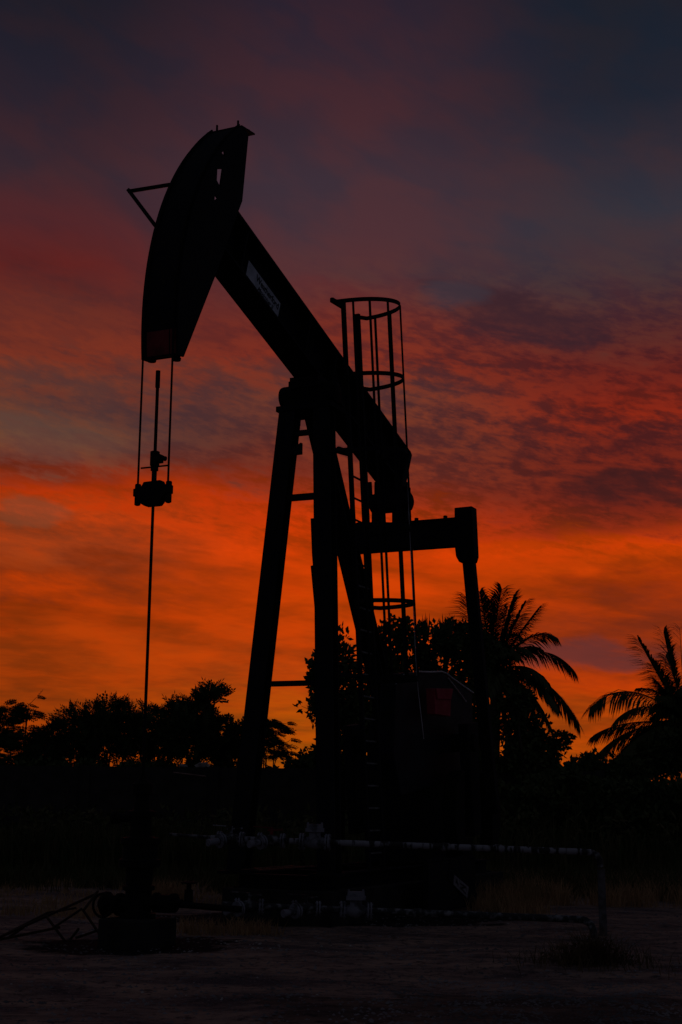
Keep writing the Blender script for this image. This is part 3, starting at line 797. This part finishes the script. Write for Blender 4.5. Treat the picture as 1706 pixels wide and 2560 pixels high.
def tree(name, label, cat, px, D, base_z, crowns, seed, kind='pinnate', twigs=220, leaf=(.30, 6, .045), trunk_r=.07, group=None, material=None):
    """crowns: list of (px, py, half_w_px, half_h_px) leaf masses; converted to metres at distance D"""
    rn = random.Random(seed); sc = D / 3630.0 * 1.0
    root_p = Vector((at(px, 2000, D).x, D, base_z)); root = thing(name, label, cat, root_p, 0, group)
    tb = MB(); lb = MB()
    cs = []
    for (cx_, cy_, hw, hh_) in crowns:
        c = at(cx_, cy_, D + rn.uniform(-.4, .4)); cs.append((c, hw * sc, hw * sc * .8, hh_ * sc))
    fork = root_p.lerp(sum((c[0] for c in cs), Vector()) / len(cs), .35); fork.z = max(fork.z, base_z + .4)
    tb.tube([root_p, root_p.lerp(fork, .5) + Vector((rn.uniform(-.1, .1), 0, 0)), fork], [trunk_r, trunk_r * .8, trunk_r * .65], 8)
    area = sum(c[1] * c[3] for c in cs)
    for (c, rx_, ry_, rz_) in cs:
        n = max(10, int(twigs * c_area(rx_, rz_) / c_area(1, 1) / max(.01, area) * 1.0))
        mid_ = fork.lerp(c, .55) + Vector((rn.uniform(-.1, .1), rn.uniform(-.1, .1), -.05))
        tb.tube([fork, mid_, c], [trunk_r * .6, trunk_r * .4, trunk_r * .22], 6)
        nl = max(5, n // 16); limbs = []
        for i in range(nl):
            v = rdir(rn, .3); e = c + Vector((v.x * rx_, v.y * ry_, v.z * rz_)) * rn.uniform(.45, .85)
            tb.tube([c.lerp(mid_, rn.uniform(0, .5)), c.lerp(e, .5) + rdir(rn) * .06, e], [trunk_r * .25, trunk_r * .16, .008], 5); limbs.append(e)
        for i in range(n):
            v = rdir(rn); k = rn.uniform(.35, 1.0) ** .6
            w_ = .92 + .50 * mnoise.noise(v * 2.6 + Vector((seed, 0, 0)))
            p = c + Vector((v.x * rx_, v.y * ry_, v.z * rz_)) * k * w_
            if rn.random() < .22: p = p + Vector((v.x, 0, abs(v.z))) * rn.uniform(.05, .28)
            lm = min(limbs, key=lambda q: (q - p).length_squared)
            if (lm - p).length < .9: tb.tube([lm, lm.lerp(p, .5) + rdir(rn) * .03, p], [.010, .008, .005], 3, cap=False)
            if kind == 'pinnate' and i < 3:
                q = c + Vector((rn.uniform(-.8, .8) * rx_, rn.uniform(-.3, .3), rz_ * rn.uniform(.55, .95)))
                tb.tube([lm, q], [.010, .006], 3, cap=False)
                for _ in range(2): pinnate(lb, rn, q, Vector((rn.uniform(-.9, .9), rn.uniform(-.3, .3), rn.uniform(.3, 1))), leaf[0] * 1.45, 9, .034)
            if kind == 'pinnate':
                for _ in range(2): pinnate(lb, rn, p, (v + rdir(rn) * .7 + Vector((0, 0, .5))).normalized(), leaf[0] * rn.uniform(.7, 1.25), leaf[1], leaf[2])
            elif kind == 'flat':
                for _ in range(4):
                    d = Vector((v.x + rn.uniform(-.6, .6), rn.uniform(-.6, .6), rn.uniform(-.06, .12))).normalized(); pinnate(lb, rn, p, d, leaf[0] * rn.uniform(.7, 1.25), leaf[1], leaf[2])
            else: tuft(lb, rn, p, v, leaf[0], leaf[1], leaf[2])
    tb.build('trunk', BARK, root, root_p, fixn=False); lb.build('crown', material or LEAF, root, root_p, fixn=False)
    return root


def c_area(a, b_): return a * b_


TG = 'trees behind the boundary wall'
D1 = 38.0
tree('leafy_tree', 'airy feathery tree at the far left edge, leaning branches above the wall', 'tree', 40, D1, 0,
     [(15, 1790, 60, 26), (65, 1850, 60, 34), (-20, 1850, 50, 50), (70, 1775, 22, 20), (30, 1905, 90, 22), (112, 1862, 34, 30), (100, 1895, 50, 22)], 11, 'flat', 400, (.26, 6, .035), group=TG)
tree('leafy_tree', 'rounded low tree second from the left behind the wall', 'tree', 175, D1 + 1, 0,
     [(140, 1850, 45, 38), (180, 1815, 34, 28), (225, 1840, 50, 40), (170, 1900, 80, 22)], 12, 'pinnate', 330, (.28, 6, .045), group=TG)
tree('leafy_tree', 'bushy tree with two spiky tops left of the hanging rod', 'tree', 270, D1, 0,
     [(240, 1805, 40, 36), (285, 1800, 40, 40), (320, 1835, 38, 42), (265, 1870, 70, 40)], 13, 'pinnate', 380, (.30, 6, .048), group=TG)
tree('leafy_tree', 'thin tree crossed by the hanging polished rod', 'tree', 380, D1 + 1.5, 0,
     [(370, 1830, 34, 36), (395, 1800, 24, 26), (350, 1870, 40, 34), (400, 1880, 40, 34)], 14, 'pinnate', 280, (.28, 6, .042), group=TG)
tree('leafy_tree', 'tallest leafy tree of the left row, its top rising in a spiky point', 'tree', 475, D1 - 1, 0,
     [(450, 1800, 34, 36), (520, 1755, 20, 22), (500, 1795, 34, 40), (470, 1850, 60, 50), (528, 1742, 12, 12)], 15, 'pinnate', 430, (.32, 6, .055), group=TG)
tree('leafy_tree', 'low spreading tree just left of the far front leg of the pumpjack', 'tree', 590, D1, 0,
     [(560, 1845, 36, 34), (605, 1850, 34, 34), (580, 1890, 60, 26), (545, 1880, 40, 30)], 16, 'pinnate', 320, (.27, 6, .042), group=TG)
tree('feathery_tree', 'small tree with flat layered twigs between the two front legs', 'tree', 672, D1, 0,
     [(665, 1812, 40, 9), (690, 1828, 50, 9), (660, 1850, 36, 10), (700, 1862, 26, 8), (665, 1886, 50, 14), (640, 1830, 30, 40)], 17, 'flat', 150, (.24, 7, .028), trunk_r=.045, group=TG)
tree('bush', 'small round-leaved bush on the skyline beside the near front leg', 'bush', 765, D1 - 1, 0,
     [(735, 1912, 20, 12), (755, 1893, 10, 14), (775, 1908, 20, 16), (800, 1900, 20, 22)], 18, 'broad', 120, (.13, 6, .085), trunk_r=.03)
D2 = 34.0
tree('broadleaf_tree', 'dense broadleaf tree rising behind the near leg and the gearbox', 'tree', 825, D2, 0,
     [(838, 1660, 38, 58), (796, 1700, 24, 62), (860, 1740, 50, 70), (810, 1780, 40, 40), (845, 1620, 22, 22), (860, 1830, 50, 50), (905, 1800, 40, 60), (840, 1890, 60, 40)], 21, 'broad', 520, (.17, 9, .10), trunk_r=.12, group='broadleaf trees behind the pumpjack', material=LEAFD)
tree('broadleaf_tree', 'wide broadleaf tree behind the ladder cage and the pitman arm', 'tree', 1020, D2 + 3, 0,
     [(960, 1620, 55, 60), (1000, 1575, 40, 30), (1060, 1610, 60, 45), (1130, 1600, 60, 50), (1180, 1640, 60, 60), (940, 1680, 50, 50), (1040, 1690, 90, 50), (1130, 1730, 60, 60), (1175, 1810, 60, 60), (1120, 1850, 70, 60), (960, 1800, 60, 90)], 22, 'broad', 1150, (.18, 9, .10), trunk_r=.16, group='broadleaf trees behind the pumpjack', material=LEAFD)
tree('broadleaf_tree', 'loose-leaved low tree right of the palm, against the sunset', 'tree', 1330, D2 + 2, 0,
     [(1300, 1820, 60, 50), (1350, 1870, 55, 45), (1400, 1850, 26, 22), (1290, 1760, 46, 50), (1310, 1900, 90, 40)], 23, 'broad', 560, (.15, 8, .085), trunk_r=.08, group='broadleaf trees behind the pumpjack', material=LEAFD)


def palm(name, label, px, py, D, fronds, extra, seed, FL=2.9, group=None):
    rn = random.Random(seed); c = at(px, py, D); sc = D / 3630.0
    rp = Vector((c.x - .3, D, 0)); root = thing(name, label, 'palm tree', rp, 0, group)
    tb = MB(); n = 14
    tb.tube([rp.lerp(c, i / n) + Vector((.12 * math.sin(i / n * 3), 0, 0)) for i in range(n + 1)], [.20 - .07 * i / n + (.012 if i % 2 else 0) for i in range(n + 1)], 10)
    tb.build('trunk', BARK, root, rp, smooth=True, fixn=False)
    paths = []
    for (tx, ty, mx, my) in fronds:
        dy_ = rn.uniform(-.7, .7); t = at(tx, ty, D + dy_ * 1.6); q = at(mx, my, D + dy_ * .8); paths.append((c, q, t))
    for _ in range(extra):
        a = rn.uniform(0, 2 * math.pi); e = rn.uniform(-.2, 1.0); ln = FL * rn.uniform(.75, 1.0)
        d = Vector((math.cos(a) * .55, math.sin(a), 0)); q = c + d * ln * .5 * math.cos(e) + Vector((0, 0, ln * .5 * math.sin(e) + .2))
        paths.append((c, q, c + d * ln * .85 * math.cos(e) + Vector((0, 0, ln * (math.sin(e) * .75 - .25)))))
    for (p0_, p1_, p2_) in paths:
        fb = MB(); N = 96; side0 = None
        pos = [p0_ * (1 - t) ** 2 + p1_ * 2 * t * (1 - t) + p2_ * t * t for t in [i / N for i in range(N + 1)]]
        L_ = sum((pos[i + 1] - pos[i]).length for i in range(N))
        fb.tube(pos[::3] + [pos[-1]], [max(.006, .03 * (1 - i / (N // 3 + 1))) for i in range(len(pos[::3]) + 1)], 5)
        twist = rn.uniform(-.5, .5)
        for i in range(7, N + 1):
            t = i / N; tg = (pos[min(i + 1, N)] - pos[i - 1]).normalized()
            s_ = tg.cross(Vector((0, 0, 1))); s_ = s_.normalized() if s_.length > .05 else Vector((1, 0, 0))
            u_ = s_.cross(tg).normalized(); s_ = (s_ * math.cos(twist) + u_ * math.sin(twist))
            gap = mnoise.noise(Vector((t * 9, seed + len(tb.v) * .01 + p2_.x, p2_.z)))
            if gap < -.58: continue
            ll_ = (L_ * .27 * (math.sin(math.pi * (t * .80 + .14)) ** .55) * rn.uniform(.8, 1.12) + .10) * (1 + .25 * gap)
            for k in (-1, 1):
                d = (s_ * k * .75 + tg * (.5 + .7 * t) + rdir(rn) * .09 + Vector((0, 0, -.35 - .30 * rn.random() + .25 * max(0, tg.z)))).normalized()
                q = pos[i]; w_ = .043 * rn.uniform(.8, 1.15); ax_ = Vector((0, .15, 1)); sd_ = d.cross(ax_)
                sd_ = sd_.normalized() if sd_.length > .05 else Vector((1, 0, 0))
                m1 = q + d * ll_ * .5; e1 = q + (d + Vector((0, 0, -.30))).normalized() * ll_
                o = len(fb.v); fb.v += [tuple(q - sd_ * w_ * .3), tuple(q + sd_ * w_ * .3), tuple(m1 + sd_ * w_ * .5), tuple(m1 - sd_ * w_ * .5), tuple(e1)]
                fb.f += [(o, o + 1, o + 2, o + 3), (o + 3, o + 2, o + 4)]
        fb.build('frond', PALM, root, rp, fixn=False)
    return root


PG = 'coconut palms on the skyline'
palm('coconut_palm', 'full coconut palm behind the pitman arm, its fronds arching to the right', 1235, 1680, 42.0,
     [(1165, 1492, 1185, 1590), (1255, 1474, 1235, 1560), (1225, 1500, 1225, 1580), (1285, 1492, 1262, 1560), (1314, 1507, 1280, 1570), (1346, 1521, 1290, 1590), (1386, 1590, 1330, 1560),
      (1438, 1680, 1360, 1580), (1372, 1712, 1330, 1640), (1448, 1810, 1370, 1660), (1388, 1846, 1340, 1700), (1320, 1915, 1310, 1740), (1130, 1560, 1180, 1600), (1110, 1700, 1150, 1620),
      (1270, 1900, 1270, 1760), (1200, 1900, 1180, 1720), (1330, 1800, 1330, 1690), (1200, 1480, 1215, 1570), (1300, 1540, 1265, 1600), (1350, 1620, 1300, 1600), (1395, 1770, 1330, 1650), (1240, 1520, 1232, 1590), (1345, 1880, 1310, 1720), (1270, 1520, 1250, 1590)], 20, 31, group=PG)
palm('coconut_palm', 'coconut palm cut by the right edge of the picture, fronds hanging to the left', 1718, 1810, 40.0,
     [(1476, 1772, 1570, 1670), (1597, 1600, 1640, 1680), (1660, 1582, 1680, 1680), (1700, 1570, 1705, 1680), (1476, 1910, 1550, 1800), (1485, 1838, 1560, 1790), (1520, 1950, 1590, 1810),
      (1600, 1950, 1650, 1830), (1640, 1700, 1680, 1740), (1632, 1790, 1680, 1750), (1560, 1870, 1640, 1800), (1850, 1760, 1790, 1680), (1780, 1600, 1750, 1690), (1690, 1950, 1700, 1850),
      (1500, 1935, 1540, 1870), (1540, 1800, 1610, 1730), (1540, 1900, 1620, 1800), (1590, 1930, 1650, 1810), (1600, 1720, 1660, 1720), (1665, 1640, 1690, 1700), (1580, 1850, 1650, 1780), (1630, 1660, 1670, 1720), (1640, 1740, 1690, 1730)], 20, 32, group=PG)
tree('leafy_tree', 'dark bushy tree beneath the palm at the right edge', 'tree', 1650, 38.0, 0,
     [(1640, 1900, 70, 50), (1560, 1925, 50, 30), (1700, 1870, 50, 60)], 24, 'broad', 420, (.17, 9, .10), trunk_r=.08, material=LEAFD)
# two slender spear-leaved plants poking above the broadleaf tree
for i, (px, pt_, lb_) in enumerate(((1066, 1530, 'narrow spear of upright leaves above the broadleaf tree'), (1114, 1530, 'broader tuft of upright leaves beside the narrow spear'))):
    rn = random.Random(60 + i); c = at(px, 1610, 37.0); rp = Vector((c.x, 37.0, 0)); root = thing('spear_palm', lb_, 'palm tree', rp, 0, 'spear leaved palms')
    b = MB(); b.tube([rp, c], [.09, .06], 8); b.build('trunk', BARK, root, rp, fixn=False)
    b = MB()
    for k in range(14 if i == 0 else 34):
        sp = .10 if i == 0 else .35
        leaf_quad(b, c + Vector((rn.uniform(-.08, .08), rn.uniform(-.08, .08), 0)), Vector((rn.uniform(-sp, sp), rn.uniform(-sp, sp), 1)).normalized(), Vector((0, 1, 0)), rn.uniform(.55, .86), .05)
    b.build('leaf_tuft', PALM, root, rp, fixn=False)


# ------------------------------------------------------------------ undergrowth, grass, gravel (stuff)
def blade(mb, p, h, lean, w_, rn):
    a = rn.uniform(0, 2 * math.pi); s_ = Vector((math.cos(a), math.sin(a), 0)); l_ = Vector((rn.gauss(0, 1), rn.gauss(0, 1), 0)) * lean
    o = len(mb.v); m_ = p + Vector((0, 0, h * .55)) + l_ * h * .35; e = p + Vector((0, 0, h)) + l_ * h
    mb.v += [tuple(p - s_ * w_ / 2), tuple(p + s_ * w_ / 2), tuple(m_ + s_ * w_ * .35), tuple(m_ - s_ * w_ * .35), tuple(e)]
    mb.f += [(o, o + 1, o + 2, o + 3), (o + 3, o + 2, o + 4)]


rn = random.Random(77)
b = MB()
for _ in range(11000):
    y = rn.uniform(28.5, 35.5); x = rn.uniform(-9.5, 10.0); k = mnoise.noise(Vector((x * .6, y * .3, 0)))
    h = (1.15 + .45 * k) * rn.uniform(.6, 1.1); blade(b, Vector((x, y, -.03)), h, .14, .05, rn)
for _ in range(1500):
    y = rn.uniform(29, 35); x = rn.uniform(-9.5, 10.0); tuft(b, rn, Vector((x, y, rn.uniform(.2, 1.3))), Vector((0, 0, 1)), .2, 5, .07)
tag(b.build('weeds', WEED, fixn=False), 'dark wall of tall weeds and reeds behind the clearing', 'weeds', kind='stuff')
b = MB()
for _ in range(5200):        # mass of undergrowth on the right, higher than the weeds
    x = rn.uniform(3.0, 10.5); y = rn.uniform(31, 36); top = 1.75 + .35 * mnoise.noise(Vector((x * 1.1, 4, 0))) + (.3 if 4.6 < x < 6.2 else .2)
    tuft(b, rn, Vector((x, y, top * rn.random() ** .5)), Vector((0, 0, 1)), .16, 8, .09)
for _ in range(140):
    x = rn.uniform(4.2, 7.4); blade(b, Vector((x, rn.uniform(32, 34), 1.2)), rn.uniform(.6, 1.25), .10, .05, rn)
tag(b.build('undergrowth', LEAFD, fixn=False), 'dark undergrowth below the palms on the right', 'undergrowth', kind='stuff')
b = MB()
for _ in range(6500):        # mass of low bushes under the left trees, behind the wall
    x = rn.uniform(-10, 8); y = rn.uniform(36.6, 39); open_ = -2.15 < x < -1.1
    top = 2.3 if open_ else (2.38 if x < -2 else 2.62) + .35 * mnoise.noise(Vector((x * 1.6, 9, 0))) + .22 * mnoise.noise(Vector((x * 5, 2, 0)))
    tuft(b, rn, Vector((x, y, top * rn.random() ** .45)), Vector((0, 0, 1)), .17, 8, .09)
tag(b.build('undergrowth', LEAFD, fixn=False), 'low dark undergrowth just behind the boundary wall', 'undergrowth', kind='stuff')


def grass(name, label, zones, material, seed, h0=.25, w_=.012):
    rn_ = random.Random(seed); b_ = MB()
    for (xa, xb, ya, yb, n, hs) in zones:
        k = 0
        while k < n:
            cx_ = rn_.uniform(xa, xb); cy_ = rn_.uniform(ya, yb)
            if mnoise.noise(Vector((cx_ * .9, cy_ * .9, seed))) < -.12: k += .2; continue
            for _ in range(7):
                x = cx_ + rn_.gauss(0, .09); y = cy_ + rn_.gauss(0, .09)
                blade(b_, Vector((x, y, gheight(x, y) - .01)), h0 * hs * rn_.uniform(.4, 1.25), .35, w_, rn_)
            k += 1
    return tag(b_.build(name, material, fixn=False), label, 'grass', kind='stuff')


grass('dry_grass', 'straw coloured dry grass in a band behind the clearing', [(2.0, 8.5, 22.6, 27.5, 2300, 1.35), (1.6, 3.0, 20.6, 23, 260, .9), (-9, -.8, 21.5, 28, 600, .6), (-2.9, -2.2, 21.5, 23, 130, 1.5),
                                                                                   (-1.9, -.7, 16.9, 18.2, 90, .7), (-4.5, -2.6, 19, 21.5, 180, .6)], STRAW, 3)
grass('weeds', 'sparse dark green weeds among the dry grass', [(2.0, 8.5, 24, 29, 900, 1.9), (-9, -.8, 24.5, 29, 900, 1.5)], WEED, 4, w_=.02)
b = MB(); rn = random.Random(8)
bush0 = gnd(1490, 2430)
for _ in range(900):
    a = rn.uniform(0, 2 * math.pi); r_ = abs(rn.gauss(0, .42)); p = Vector((bush0.x + .05 + math.cos(a) * r_ * 1.1, bush0.y + .6 + math.sin(a) * r_ * .8, -.01))
    blade(b, p, rn.uniform(.08, .42) * (1.1 - r_ * .9 if r_ < .8 else .35), .5, .008, rn)
for _ in range(200):
    v = rdir(rn, .5) * rn.uniform(.3, 1); tuft(b, rn, Vector((bush0.x + .05 + v.x * .5, bush0.y + .6 + v.y * .35, abs(v.z) * .24)), v, .05, 5, .02)
o = b.build('weed_bush', mat('brown_weed', (.16, .105, .05), (.08, .055, .03), 4, .9), None, (bush0.x, bush0.y + .6, 0), fixn=False); tag(o, 'scruffy dark weed clump in the right foreground beside the bent pipe', 'bush')
# gravel
b = MB(); rn = random.Random(9)


def pebble(mb, x, y, r_):
    z = gheight(x, y); o = len(mb.v); pts = []
    for (i, j, k) in ((1, 0, 0), (0, 1, 0), (-1, 0, 0), (0, -1, 0), (0, 0, 1)):
        pts.append((x + i * r_ * rn.uniform(.6, 1.3), y + j * r_ * rn.uniform(.6, 1.3), z + k * r_ * rn.uniform(.35, .8) - .002))
    mb.v += pts; mb.f += [(o, o + 1, o + 4), (o + 1, o + 2, o + 4), (o + 2, o + 3, o + 4), (o + 3, o, o + 4)]


for _ in range(5200):
    t = rn.random(); y = rn.uniform(9.8, 13.2); x = rn.gauss(2.0, 1.3)
    if x < .3 and rn.random() < .6: continue
    pebble(b, x, y, rn.uniform(.006, .022))
for _ in range(9000):
    y = rn.uniform(9.5, 26); x = rn.uniform(-.27, .27) * y; pebble(b, x, y, rn.uniform(.006, .026))
tag(b.build('gravel', mat('grey_gravel', (.10, .095, .10), (.26, .23, .24), .9, .85, detail=8), fixn=False), 'loose dark gravel scattered over the dirt', 'gravel', kind='stuff')
b = MB()
for (cx_, cy_, sx_, sy_, n) in ((-.55, 15.5, .5, .3, 70), (-1.25, 17.6, .6, .25, 40), (-3.2, 16.6, .5, .4, 20), (1.6, 18.6, .8, .5, 22), (.6, 13, 2.2, 1.8, 26), (-1.6, 12.5, 1.4, 1.5, 18), (3.2, 20.4, .9, .6, 18)):
    for _ in range(n): pebble(b, rn.gauss(cx_, sx_), rn.gauss(cy_, sy_), rn.uniform(.008, .024))
tag(b.build('chippings', ROCKM, fixn=False), 'pale stone chips scattered on the dirt', 'gravel', kind='stuff')
